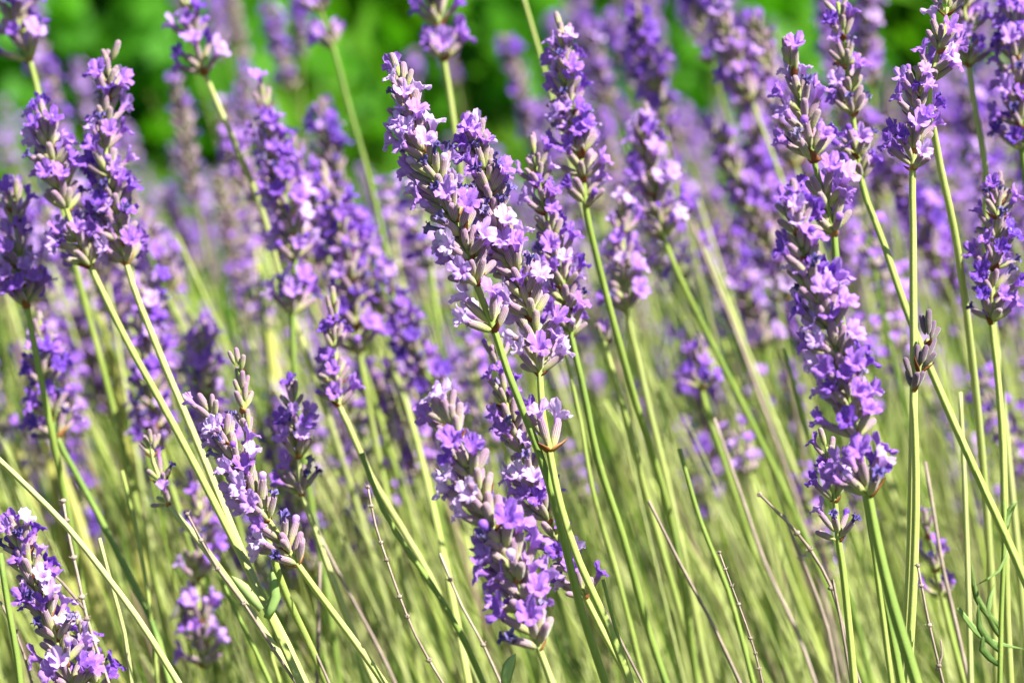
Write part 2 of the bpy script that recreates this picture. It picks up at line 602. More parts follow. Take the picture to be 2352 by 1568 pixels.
def lavender(label, pts, base, bloom=.45, wither=.10, spacing=6.4, size=1.0, extra=(), seed=0, nfl=(6, 9), tilt=(28, 46), points=False, rad=.92, leaves=(), group=None, hue=None):
    """PTS from the tip down: (px, py, depth offset). BASE: index of the point where the flower head begins; EXTRA: (index, florets) of whorls further down"""
    r = random.Random(1000 + seed)
    bloom *= .88
    if hue is None:
        hue = .05 if ("violet" in label or "dark purple" in label) else r.uniform(.2, .75)
    Wp = [at(*p) for p in pts]
    tl = (Wp[1] - Wp[0]).length
    Wp[0] = Wp[0].lerp(Wp[1], min(.6, .0045 * size / tl))       # leave room for the buds above the axis
    Wp = to_ground(Wp)
    root = thing("lavender_spike", label, "lavender", Wp[-1], group)
    Wp = [p - root.location for p in Wp]
    C, kn = catmull(Wp, 0.006)
    kb = kn[base]
    s = [0.0]
    for i in range(1, len(C)):
        s.append(s[-1] + (C[i] - C[i - 1]).length)
    kl = max([kn[e[0]] for e in extra] + [kb])
    R = []
    for i in range(len(C)):
        if i <= kb:
            R.append((0.45 + 0.35 * s[i] / max(s[kb], 1e-6)) * MM)
        else:
            R.append((0.82 + (rad - .82) * min(1, (s[i] - s[kb]) / 0.05) + .25 * min(1, max(0, s[i] - s[kl]) / 0.3)) * MM)
    mb = MB()
    tube(mb, C, R, 8, True, 0.0, 0.01)
    obj("stem", mb.mesh("stem", [M["stem"]]), root)
    T, X = frames(C)
    T = [-t for t in T]                       # towards the tip
    idx = []
    if points:
        idx = []
        for i in range(1, base + 1):
            if i > 1 and s[kn[i]] - s[kn[i - 1]] > .0065:
                idx.append((kn[i] + kn[i - 1]) // 2)
            idx.append(kn[i])
    else:
        L = s[kb]
        n = max(1, int(round(L / (spacing * MM))))
        for k in range(n):
            want = L * (0.4 / n + (1 - 0.4 / n) * (k / (n - 1)) ** 1.05) if n > 1 else L
            idx.append(min(range(len(s)), key=lambda i: abs(s[i] - want)))
    for q, i in enumerate(idx):
        f = q / max(1, len(idx) - 1)
        n = int(round(nfl[0] + (nfl[1] - nfl[0]) * min(1, f * 1.6))) - (2 if q == 0 else 0)
        put_whorl(root, whorl_layout(r, C[i], T[i], X[i], n, tilt[0] + (tilt[1] - tilt[0]) * f, size * .93 * (.86 + .14 * min(1, f * 2)), bloom if q else bloom * .6, wither if q else 0), hue)
    # a last bud or two at the very tip
    put_whorl(root, [w for w in whorl_layout(r, C[0], T[0], X[0], r.choice((1, 1, 2, 3)), 9, size * .85, 0, 0) if w[0] != "bra"])
    for e, nf in extra:
        i = kn[e]
        put_whorl(root, whorl_layout(r, C[i], T[i], X[i], nf, 42 if nf > 4 else 28, size, 1.0 if nf < 5 else min(.85, bloom + .3), wither), hue)
    for (lx, ly, ex, ey, dd, wd) in leaves:
        a, b2 = at(lx, ly, dd) - root.location, at(ex, ey, dd) - root.location
        mid = a.lerp(b2, .5) + Vector((0.004, -0.003, 0.002))
        Cl, _ = catmull([a, mid, b2], 0.004)
        obj("leaf", leaf_mesh("leaf", Cl, wd * MM, M["leaf"]), root)
    return root


# ------------------------------------------------------------------ the setting
def sheet(name, x0, x1, y0, y1, z, n, mat, amp):
    V = [(x0 + (x1 - x0) * i / n, y0 + (y1 - y0) * j / n, z + amp * (nrg.random() - .5)) for j in range(n + 1) for i in range(n + 1)]
    F = [(j * (n + 1) + i, j * (n + 1) + i + 1, (j + 1) * (n + 1) + i + 1, (j + 1) * (n + 1) + i) for j in range(n) for i in range(n)]
    mb = MB()
    mb.add(V, F)
    o = obj(name, mb.mesh(name, [mat]))
    o["kind"] = "structure"
    return o


sheet("lawn_ground", -80, 80, -20, 140, -0.02, 20, M["lawn"], 0)
sheet("flower_bed", -1.6, 1.6, -0.7, 2.25, 0.0, 60, M["soil"], 0.02)

# lawn grass, one mass
mb = MB()
for k in range(34000):
    y = 2.2 + 4.0 * nrg.random() ** .9
    x = (nrg.random() - .5) * (1.2 + y * 0.62)
    h = nrg.uniform(.03, .10) * (1 + .8 * math.sin(x * 5 + 1) * math.sin(y * 3.1))
    a = nrg.uniform(0, 6.28)
    w = nrg.uniform(.003, .008)
    lx, ly = nrg.normal(0, .4, 2) * h
    dx, dy = math.cos(a) * w, math.sin(a) * w
    mb.add([(x - dx, y - dy, -.022), (x + dx, y + dy, -.022), (x + dx * .6 + lx * .4, y + dy * .6 + ly * .4, h * .6), (x + lx, y + ly, h)], [(0, 1, 2), (0, 2, 3)], 0, .5, 0, nrg.random())
o = obj("lawn_grass", mb.mesh("lawn_grass", [M["grass"]]))
o["kind"] = "stuff"
o["label"] = "blurred yellowish green lawn grass behind the lavender"


# green shrubs at the back
def shrub_mesh(seed, n=17000):
    r = np.random.default_rng(seed)
    mb = MB()
    cl = []
    for _ in range(80):
        a, q = r.uniform(0, 6.28), r.uniform(0, 1) ** .6
        cl.append((math.cos(a) * .62 * q, math.sin(a) * .62 * q, .06 + .85 * (1 - q ** 1.7), r.uniform(.10, .20)))
    for k in range(n):
        cx, cy, cz, cr = cl[r.integers(len(cl))]
        d = r.normal(0, 1, 3)
        d /= np.linalg.norm(d)
        p = np.array((cx, cy, cz)) + d * cr * r.uniform(.55, 1.0)
        p[2] = max(p[2], .02)
        q = d + r.normal(0, .5, 3)
        q /= np.linalg.norm(q)
        u = np.cross(q, r.normal(0, 1, 3))
        u /= np.linalg.norm(u)
        w = np.cross(q, u)
        L, Wd = r.uniform(.045, .085), r.uniform(.022, .036)
        V = [p - u * L, p - w * Wd + q * .004, p + u * L + q * .01, p + w * Wd + q * .004]
        mb.add(V, [(0, 1, 2), (0, 2, 3)], 0, .5, 0, r.random() * .5)
    return mb.mesh("shrub_crown", [M["shrub"]])


def trunk_mesh(seed):
    r = random.Random(seed)
    mb = MB()
    tube(mb, [Vector((0, 0, -.03)), Vector((.02, .01, .25)), Vector((.0, .03, .6))], [.035, .028, .015], 8, False)
    for k in range(7):
        a = r.uniform(0, 6.28)
        h = r.uniform(.1, .5)
        e = Vector((math.cos(a) * .4, math.sin(a) * .35, h + r.uniform(.3, .7)))
        tube(mb, [Vector((0, 0.01, h)), e * .5 + Vector((0, 0, h * .4)), e], [.016, .011, .005], 6, False)
    return mb.mesh("shrub_trunk", [M["bark"]])


SHC, SHT = [shrub_mesh(i) for i in range(3)], trunk_mesh(1)
for i, (x, y, sc, nm) in enumerate([(-1.50, 5.5, 1.3, "leftmost of the bright green shrubs behind the lawn"), (-0.92, 5.35, 1.25, "bright green shrub behind the lawn, second from the left"), (-0.30, 5.5, 1.3, "bright green shrub at the back, third from the left"),
                                    (0.32, 5.35, 1.25, "bright green shrub behind the crowd of purple spikes at the top"), (0.92, 5.5, 1.3, "sunlit yellow-green shrub at the back, second from the right"), (1.50, 5.35, 1.25, "rightmost of the bright green shrubs behind the lawn")]):
    t = thing("green_shrub", nm, "shrub", (x, y, -.02), "shrubs behind the lawn")
    t.scale = (sc, sc, sc)
    t.rotation_euler.z = i * 1.3
    obj("trunk", SHT, t)
    c = obj("crown", SHC[i % 3], t)

# ------------------------------------------------------------------ spikes one can tell apart
exec_spikes = [
    # label, points, base index, options
    ("sharpest lavender spike in the middle, its bare calyx tip highest",
     [(917, 150, 0), (934, 232, 0), (960, 325, 0), (990, 374, 0), (1030, 478, 0), (1060, 540, 0), (1095, 655, 0), (1136, 760, 0), (1165, 850, 0), (1218, 985, 0), (1258, 1100, .002), (1295, 1240, .004), (1335, 1400, .006), (1390, 1568, .01)],
     6, dict(points=True, extra=[(7, 6)], bloom=.5, wither=.10, size=1.16, seed=1, hue=1.2, nfl=(7, 10))),
    ("sharp lavender spike leaning beside the middle one, with dry bracts under its head",
     [(1090, 305, .012), (1098, 357, .012), (1120, 420, .012), (1128, 475, .012), (1145, 530, .012), (1166, 590, .012), (1192, 640, .010), (1223, 735, .008), (1240, 860, .004), (1246, 950, .002), (1262, 1035, 0), (1285, 1150, -.003), (1330, 1290, -.005), (1390, 1420, -.006), (1448, 1568, -.006)],
     8, dict(points=True, extra=[(10, 3)], bloom=.42, wither=.16, size=1.16, seed=2, hue=1.0, nfl=(7, 10))),
    ("tall lavender spike just behind and right of the middle pair",
     [(1292, 60, .07), (1298, 170, .07), (1312, 260, .07), (1335, 360, .07), (1345, 472, .07), (1378, 620, .075), (1420, 780, .08), (1462, 930, .09), (1510, 1080, .10), (1560, 1290, .12), (1600, 1568, .14)], 4, dict(bloom=.62, seed=3, size=1.08)),
    ("lavender spike half hidden behind the sharp leaning one",
     [(1222, 325, .05), (1240, 430, .05), (1268, 550, .05), (1296, 660, .05), (1312, 772, .05), (1335, 870, .05), (1372, 1050, .055), (1430, 1230, .06), (1500, 1480, .07), (1530, 1568, .07)], 4, dict(bloom=.55, seed=4)),
    ("stout lavender spike low in the middle, left of the crossing stems",
     [(1012, 905, -.045), (1050, 1010, -.045), (1085, 1100, -.045), (1135, 1215, -.045), (1190, 1335, -.045), (1238, 1490, -.045), (1268, 1568, -.045), (1290, 1640, -.045)], 5, dict(bloom=.5, seed=5, size=1.26, hue=.8, nfl=(8, 10), spacing=6.4)),
    ("slim lavender spike passing behind the crossing middle stems",
     [(1135, 800, .03), (1165, 930, .03), (1200, 1040, .03), (1240, 1150, .03), (1285, 1250, .03), (1345, 1372, .03), (1400, 1480, .03), (1450, 1568, .03)], 5, dict(bloom=.46, seed=6, size=1.06, hue=.6, nfl=(7, 9), spacing=6.7)),
    ("lavender spike left of the middle, leaning far over a thin bud spike",
     [(462, 912, .01), (505, 985, .01), (548, 1070, .01), (595, 1160, .01), (640, 1230, .01), (683, 1295, .01), (760, 1400, .01), (835, 1500, .01), (890, 1580, .01)], 5, dict(bloom=.5, seed=7, size=1.12, hue=.8, nfl=(7, 9), spacing=6.2)),
    ("thin pale bud spike without open flowers, left of the middle",
     [(540, 812, .015), (552, 870, .015), (560, 945, .015), (568, 1000, .015), (580, 1080, .015), (600, 1180, .018), (640, 1320, .02), (720, 1500, .03)], 3, dict(bloom=.0, wither=.03, seed=8, size=.9, nfl=(4, 4), tilt=(15, 25), spacing=5.0)),
    ("short lavender spike with a pale tuft at its base, upright left of the middle",
     [(670, 885, .06), (678, 960, .06), (686, 1050, .06), (694, 1135, .06), (722, 1210, .06), (760, 1320, .06), (830, 1500, .065), (860, 1568, .065)], 3, dict(bloom=.48, seed=9, spacing=7.3)),
    ("lavender spike with an orange-brown tip bud, upper right",
     [(1805, 100, -.03), (1830, 200, -.03), (1855, 310, -.03), (1885, 430, -.03), (1916, 540, -.03), (1922, 640, -.03), (1935, 760, -.025), (1965, 960, -.02), (2000, 1200, -.02), (2070, 1568, -.02)], 4, dict(bloom=.55, seed=10, size=1.14, spacing=7.3)),
    ("big dense lavender spike low on the right, thick pale stem below",
     [(1815, 430, -.05), (1835, 540, -.05), (1865, 650, -.05), (1905, 760, -.05), (1945, 890, -.05), (1965, 1005, -.05), (1995, 1140, -.05), (2012, 1230, -.05), (2045, 1370, -.05), (2105, 1568, -.05)], 5, dict(bloom=.62, seed=11, size=1.12, nfl=(7, 10), spacing=5.9, extra=[(6, 9)], rad=1.3)),
    ("lavender spike with a tall straight stem, right of the big dense one",
     [(2105, 175, .0), (2108, 240, .0), (2103, 310, .0), (2096, 388, .0), (2097, 520, .0), (2098, 700, .0), (2099, 880, .0), (2096, 1050, 0), (2090, 1300, 0), (2075, 1568, .0)], 3, dict(bloom=.6, seed=12, size=1.0, spacing=5.6)),
    ("pale sunlit lavender spike cut by the top edge, upper right",
     [(2180, -20, .02), (2172, 50, .02), (2155, 120, .02), (2135, 190, .02), (2150, 330, .03), (2190, 520, .04), (2230, 800, .06), (2260, 1100, .08), (2290, 1568, .1)], 3, dict(bloom=.55, seed=13, hue=1.0, spacing=7.3)),
    ("small dark bud spike beside the tall straight stem on the right",
     [(2135, 745, -.005), (2128, 800, -.005), (2112, 850, -.005), (2097, 895, -.005), (2100, 960, -.005), (2104, 1100, -.005), (2100, 1300, -.005), (2085, 1568, -.005)], 3, dict(bloom=0, wither=.02, seed=14, size=1.0, nfl=(4, 5), tilt=(15, 28), spacing=4.5)),
    ("violet lavender spike in shade near the right edge",
     [(2295, 400, .04), (2290, 500, .04), (2282, 620, .04), (2278, 742, .04), (2290, 850, .04), (2302, 1000, .04), (2308, 1200, .04), (2312, 1400, .045), (2320, 1568, .05)], 3, dict(bloom=.6, seed=15, size=1.02, spacing=5.9, tilt=(34, 55))),
    ("dark violet lavender spike cut by the right edge, top corner",
     [(2320, -30, .09), (2328, 80, .09), (2338, 200, .09), (2348, 345, .09), (2365, 500, .1), (2385, 800, .1), (2400, 1200, .1)], 3, dict(bloom=.65, seed=16, size=1.12, spacing=5.6)),
    ("shaded lavender spike on a dark green stem, top right corner",
     [(2205, -60, .10), (2215, 20, .10), (2225, 152, .10), (2245, 280, .10), (2265, 400, .10), (2262, 520, .105), (2300, 900, .11), (2340, 1300, .12)], 2, dict(bloom=.5, seed=17, size=1.05)),
    ("lavender spike right of the orange-tipped one, its long stem crossing to the right edge",
     [(1918, -30, .06), (1938, 90, .06), (1952, 220, .06), (1965, 310, .06), (1978, 412, .06), (2030, 560, .05), (2085, 720, .04), (2160, 900, .03), (2240, 1080, .02), (2310, 1230, .01), (2400, 1440, .0)], 4, dict(bloom=.5, seed=18, spacing=7.3)),
    ("left lavender spike of the pair with parallel stems, tip lower",
     [(98, 235, .07), (115, 340, .07), (140, 440, .07), (170, 530, .07), (208, 612, .07), (290, 780, .06), (390, 960, .05), (490, 1150, .035), (590, 1350, .02), (690, 1568, .0)], 4, dict(bloom=.55, seed=19, hue=.25, size=1.14, nfl=(7, 10), spacing=6.4)),
    ("right lavender spike of the pair with parallel stems, tip higher",
     [(255, 120, .07), (248, 230, .07), (243, 350, .07), (262, 470, .07), (290, 606, .07), (362, 800, .06), (440, 985, .05), (520, 1180, .035), (592, 1350, .02), (660, 1480, .012), (700, 1568, .01)], 4, dict(bloom=.55, seed=20, hue=.35, size=1.14, nfl=(7, 10), spacing=6.7)),
    ("lavender spike low in the left bottom corner, grey buds at its tip",
     [(38, 1195, .01), (58, 1280, .01), (90, 1370, .01), (130, 1470, .01), (170, 1590, .01), (200, 1700, .01)], 4, dict(bloom=.5, seed=21, size=1.12, hue=.7, nfl=(7, 9), spacing=5.6)),
    ("violet lavender spike at the bottom edge, behind the dry twigs",
     [(168, 1425, .03), (195, 1500, .03), (225, 1590, .03), (260, 1700, .03)], 2, dict(bloom=.6, seed=22, size=1.0, spacing=6.2)),
    ("blurred lavender spike low left with a brown insect on it",
     [(455, 1115, .16), (462, 1230, .16), (452, 1330, .16), (462, 1430, .16), (472, 1530, .16), (480, 1640, .16)], 4, dict(bloom=.5, seed=23, size=1.12, spacing=7.8)),
    ("faded lavender spike whose stem runs into the twigs, lower left",
     [(345, 1000, .05), (352, 1060, .05), (372, 1110, .05), (388, 1160, .05), (440, 1220, .045), (500, 1300, .04), (560, 1385, .03), (640, 1500, .02)], 3, dict(bloom=.12, wither=.1, seed=24, size=.85, nfl=(4, 5), spacing=6.2)),
    ("lavender spike at the top left with a thick pale bent stem",
     [(425, -40, .17), (438, 40, .17), (450, 100, .17), (472, 172, .17), (500, 240, .17), (535, 320, .17), (600, 480, .18), (650, 660, .19), (720, 860, .2), (800, 1100, .22)], 3, dict(bloom=.6, seed=25, size=1.2, spacing=7.8)),
    ("lavender spike cut by the top edge, with one separate whorl on its slanting stem",
     [(720, -90, .3), (738, 28, .3), (766, 112, .3), (800, 240, .3), (845, 400, .3), (895, 610, .3), (940, 850, .3), (985, 1080, .3), (1060, 1400, .3)], 1, dict(bloom=.5, rad=.85, seed=26, size=1.15, extra=[(2, 6)])),
    ("lavender spike at the top edge, stem straight down behind the sharp tip",
     [(1000, -110, .18), (1003, 0, .18), (1010, 60, .18), (1020, 138, .18), (1035, 230, .18), (1050, 340, .18), (1085, 600, .2), (1140, 900, .22)], 3, dict(bloom=.65, seed=27, size=1.25, spacing=7.3)),
    ("lavender spike in the top left corner with a lone whorl under it",
     [(30, -80, .16), (38, 0, .16), (45, 82, .16), (68, 140, .16), (82, 190, .16), (110, 330, .16), (170, 600, .17), (250, 900, .18)], 2, dict(bloom=.55, seed=28, size=1.2, extra=[(3, 6)])),
    ("lavender spike at the left edge beside the parallel pair",
     [(30, 420, .09), (38, 520, .09), (45, 610, .09), (62, 705, .09), (80, 800, .09), (110, 950, .09), (150, 1150, .1)], 3, dict(bloom=.62, seed=29, size=1.12, spacing=6.2)),
    ("violet lavender spike under the parallel pair, at the left",
     [(92, 740, .12), (100, 850, .12), (112, 920, .12), (132, 1005, .12), (165, 1070, .11), (225, 1180, .10), (290, 1310, .09), (350, 1430, .08), (390, 1568, .07)], 3, dict(bloom=.62, seed=30, size=1.12)),
    ("broad purple blurred spike left of the middle with a lone whorl below its head",
     [(600, 215, .16), (625, 330, .16), (655, 450, .16), (678, 600, .16), (672, 722, .16), (674, 830, .16), (690, 1000, .17), (740, 1300, .18)], 3, dict(bloom=.62, seed=31, size=1.2, extra=[(4, 9)])),
    ("long dark purple blurred spike hanging left of the middle",
     [(745, 400, .19), (775, 500, .19), (800, 600, .19), (815, 700, .19), (825, 810, .19), (850, 950, .2), (900, 1200, .21)], 4, dict(bloom=.75, seed=32, size=1.25, spacing=6.2)),
    ("narrow lavender spike above a thick slanting stem, left of the middle",
     [(762, 690, .08), (768, 760, .08), (772, 840, .08), (778, 930, .08), (800, 975, .08), (850, 1090, .08), (915, 1200, .085), (985, 1320, .09), (1060, 1480, .1)], 3, dict(bloom=.4, seed=33, size=.95, spacing=6.7)),
    ("blurred lavender spike right of the middle on a straight slanting stem",
     [(1478, 260, .17), (1490, 360, .17), (1508, 450, .17), (1525, 548, .17), (1545, 600, .17), (1610, 740, .18), (1670, 860, .19), (1760, 1040, .2)], 3, dict(bloom=.62, seed=34, size=1.2)),
    ("blurred lavender spike hanging low right of the tall spike's stem",
     [(1428, 450, .14), (1430, 540, .14), (1435, 620, .14), (1440, 715, .14), (1470, 850, .15), (1530, 1100, .16)], 3, dict(bloom=.65, seed=35, size=1.05)),
    ("small lavender spike under the big dense one, lower right",
     [(1890, 990, .0), (1905, 1060, .0), (1918, 1150, .0), (1926, 1240, .0), (1935, 1300, .0), (1950, 1440, .0), (1962, 1568, .0)], 3, dict(bloom=.5, seed=36, size=.95, spacing=7.3, nfl=(5, 6))),
    ("slim faded lavender spike low at the right, by a grey stem",
     [(2125, 1190, .12), (2135, 1250, .12), (2150, 1310, .12), (2165, 1375, .12), (2190, 1480, .12), (2215, 1568, .12)], 3, dict(bloom=.5, seed=37, size=.9, nfl=(4, 5), spacing=7.8)),
    ("small blurred spike between the stems right of the middle, dark violet",
     [(1600, 790, .2), (1605, 840, .2), (1612, 895, .2), (1660, 1050, .2), (1740, 1300, .22)], 2, dict(bloom=.75, seed=38, size=.95)),
    ("single lavender flower tuft on a thin stem right of the leaning spike",
     [(1385, 762, .12), (1390, 790, .12), (1400, 830, .12), (1430, 930, .12), (1480, 1120, .13), (1560, 1400, .14)], 1, dict(bloom=.8, seed=39, size=.95, nfl=(5, 5))),
    ("pair-like purple blurred spike left of the short upright one",
     [(350, 660, .18), (340, 780, .18), (350, 900, .18), (370, 1030, .18), (420, 1200, .18), (500, 1450, .19)], 3, dict(bloom=.7, seed=40, size=1.2)),
    ("purple blurred spike behind the thin bud spike",
     [(460, 740, .2), (465, 840, .2), (478, 940, .2), (500, 1030, .2), (560, 1250, .21)], 3, dict(bloom=.75, seed=41, size=1.2)),
    ("violet blurred spike at the middle's left, low by the long dark one",
     [(890, 640, .22), (925, 740, .22), (960, 820, .22), (1000, 900, .22), (1060, 1050, .23)], 3, dict(bloom=.7, seed=42, size=1.1)),
    ("dark violet blurred spike between the broad purple one and the long dark one",
     [(672, 330, .24), (700, 420, .24), (728, 510, .24), (760, 610, .24), (820, 800, .25), (900, 1050, .26)], 3, dict(bloom=.7, seed=43, size=1.05)),
    ("blurred violet spike above the long dark purple one",
     [(790, 450, .27), (822, 540, .27), (850, 640, .27), (880, 760, .27), (940, 950, .2)], 3, dict(bloom=.75, seed=44, size=1.05)),
    ("low end of the diagonal row of violet spikes, nearest the stout middle spike",
     [(925, 740, .25), (955, 800, .25), (985, 860, .25), (1015, 930, .25), (1070, 1100, .26)], 3, dict(bloom=.7, seed=45, size=.95)),
]
for a in exec_spikes:
    e = lavender(a[0], a[1], a[2], **a[3])
    if "dark bud" in a[0]:
        for ch in e.children:
            if ch.name.startswith("calyx"):
                ch.color = (.4, .3, 1, 1)

# ------------------------------------------------------------------ headless green stalks, dry stalks, blades
def stalk(name, label, cat, pts, rad, mat, group=None, nodes=0, seed=0, square=True, side=None):
    r = random.Random(3000 + seed)
    Wp = to_ground([at(*p) for p in pts])
    root = thing(name, label, cat, Wp[-1], group)
    Wp = [p - root.location for p in Wp]
    C, kn = catmull(Wp, 0.006)
    n = len(C)
    mb = MB()
    R = [rad * .82 * MM * (0.55 + 0.45 * min(1, i / (0.3 * n))) for i in range(n)]
    tube(mb, C, R, 8, square, r.random(), .02, .12 if nodes else 0.0)
    obj("stem", mb.mesh("stem", [mat]), root)
    T, X = frames(C)
    if nodes:
        vis = max(3, kn[min(len(pts) - 1, len(kn) - 1)])
        for k in range(nodes):
            i = min(n - 2, int(vis * (k + .4 + r.uniform(-.15, .15)) / nodes))
            nb = MB()
            c, t, x = Vector((0, 0, 0)), T[i], X[i]
            y = t.cross(x)
            q = R[i]
            tube(nb, [c - t * q * 1.9, c - t * q * .7, c + t * q * .7, c + t * q * 1.9], [q * .9, q * 2.5, q * 2.2, q * .9], 8, False, r.random(), 0, .35)
            for s in range(3):
                a = r.uniform(0, 6.28)
                R_ = x * math.cos(a) + y * math.sin(a)
                tube(nb, [R_ * q, R_ * q * 2.8 - t * q * .7, R_ * q * 3.9 - t * q * 1.8], [q * .5, q * .42, q * .15], 5, False, r.random(), 0, .3)
            obj("seed_node", nb.mesh("seed_node", [mat]), root, Matrix.Translation(C[i]))
    if side:
        (x0, y0, x1, y1, dd) = side
        a, b2 = at(x0, y0, dd) - root.location, at(x1, y1, dd) - root.location
        Cs, _ = catmull([a, a.lerp(b2, .5) + Vector((.001, 0, 0)), b2], .004)
        sb = MB()
        tube(sb, Cs, [rad * MM * (.6 - .3 * i / len(Cs)) for i in range(len(Cs))], 6, False, .3, 0, .2)
        obj("twig", sb.mesh("twig", [mat]), root)
    return root


DRY = "dry flowerless stalks"
for i, (lab, pts, rad, nodes, side) in enumerate([
    ("sharp grey dry stalk with knobbly nodes, lower middle left of the stout spike", [(845, 1118, 0), (862, 1205, 0), (888, 1285, 0), (918, 1370, 0), (955, 1460, 0), (1018, 1570, 0)], .75, 7, None),
    ("thin grey dry stalk with small nodes, lower right of the middle", [(1652, 1268, 0), (1680, 1345, 0), (1712, 1430, 0), (1735, 1500, 0), (1752, 1570, 0)], .62, 7, None),
    ("dry stalk with a side twig, bottom edge at the right", [(2108, 1298, -.01), (2125, 1390, -.01), (2145, 1480, -.01), (2168, 1575, -.01)], .8, 4, (2150, 1540, 2160, 1468, -.01)),
    ("short dry twig crossing a green stem, lower left", [(430, 1180, .005), (462, 1240, .005), (500, 1305, .005), (560, 1385, .005), (628, 1490, .005), (680, 1568, .005)], .8, 5, None),
    ("knobbly dry stalk right of the corner spike, bottom left", [(145, 1150, .02), (160, 1240, .02), (178, 1320, .02), (200, 1420, .02), (250, 1568, .02)], 1.0, 6, (195, 1400, 75, 1275, .02)),
    ("pale dry twig leaning from a flower tuft to lower right", [(1745, 1135, .03), (1800, 1190, .03), (1860, 1260, .03), (1910, 1350, .03), (1950, 1490, .03), (1975, 1568, .03)], .95, 5, None),
    ("smooth beige dry stalk slanting right of the middle", [(1588, 510, .22), (1640, 640, .22), (1700, 790, .22), (1755, 940, .22), (1830, 1150, .23), (1900, 1400, .24)], 1.5, 0, None),
    ("smooth pinkish brown dry stalk beside the green stems, bottom right of the middle", [(1490, 1150, .05), (1560, 1290, .05), (1640, 1440, .05), (1700, 1568, .05)], 1.1, 0, None),
    ("brown dry stalk under the slim spike by the crossing stems", [(1375, 1370, .03), (1410, 1440, .03), (1475, 1568, .03)], .9, 0, None),
    ("pinkish dry stick upright under the small spike, lower right", [(1912, 1330, .02), (1930, 1420, .02), (1955, 1568, .02)], .9, 0, None),
    ("brown dry stalk behind the pale twig, lower right", [(1800, 1180, .09), (1860, 1330, .09), (1900, 1440, .09), (1925, 1568, .09)], 1.3, 1, None),
    ("thin brown dry stalk in the gap left of the stout spike", [(1010, 1270, .04), (1060, 1390, .04), (1110, 1480, .04), (1150, 1568, .04)], .9, 2, None),
    ("blurred brown dry stalk left of the knobbly one, lower middle", [(720, 1200, .1), (790, 1340, .1), (850, 1450, .1), (890, 1530, .1), (930, 1620, .1)], 1.2, 0, None),
    ("upright pinkish dry stalk below the short upright spike", [(735, 1290, .09), (732, 1400, .09), (730, 1500, .09), (728, 1590, .09)], 1.4, 0, None),
    ("brown dry stalk under the leaning spike's thin leaf", [(640, 1330, .03), (690, 1430, .03), (730, 1510, .03), (765, 1590, .03)], .9, 0, None),
    ("grey dry stalk in the bottom left corner", [(0, 1380, .03), (35, 1450, .03), (60, 1520, .03), (80, 1590, .03)], .9, 1, None),
    ("dark grey dry stem behind the slim faded spike at the right", [(2125, 1060, .08), (2145, 1180, .08), (2165, 1300, .08), (2195, 1430, .08), (2230, 1590, .08)], 1.3, 0, None),
    ("beige dry stalk running behind the flower tufts, right of the middle low", [(1640, 960, .12), (1700, 1130, .12), (1760, 1300, .12), (1830, 1450, .12), (1880, 1590, .12)], 1.2, 0, None),
]):
    stalk("dry_stalk", lab, "stalk", pts, rad * .82, M["dry"], DRY, nodes, i, True, side)

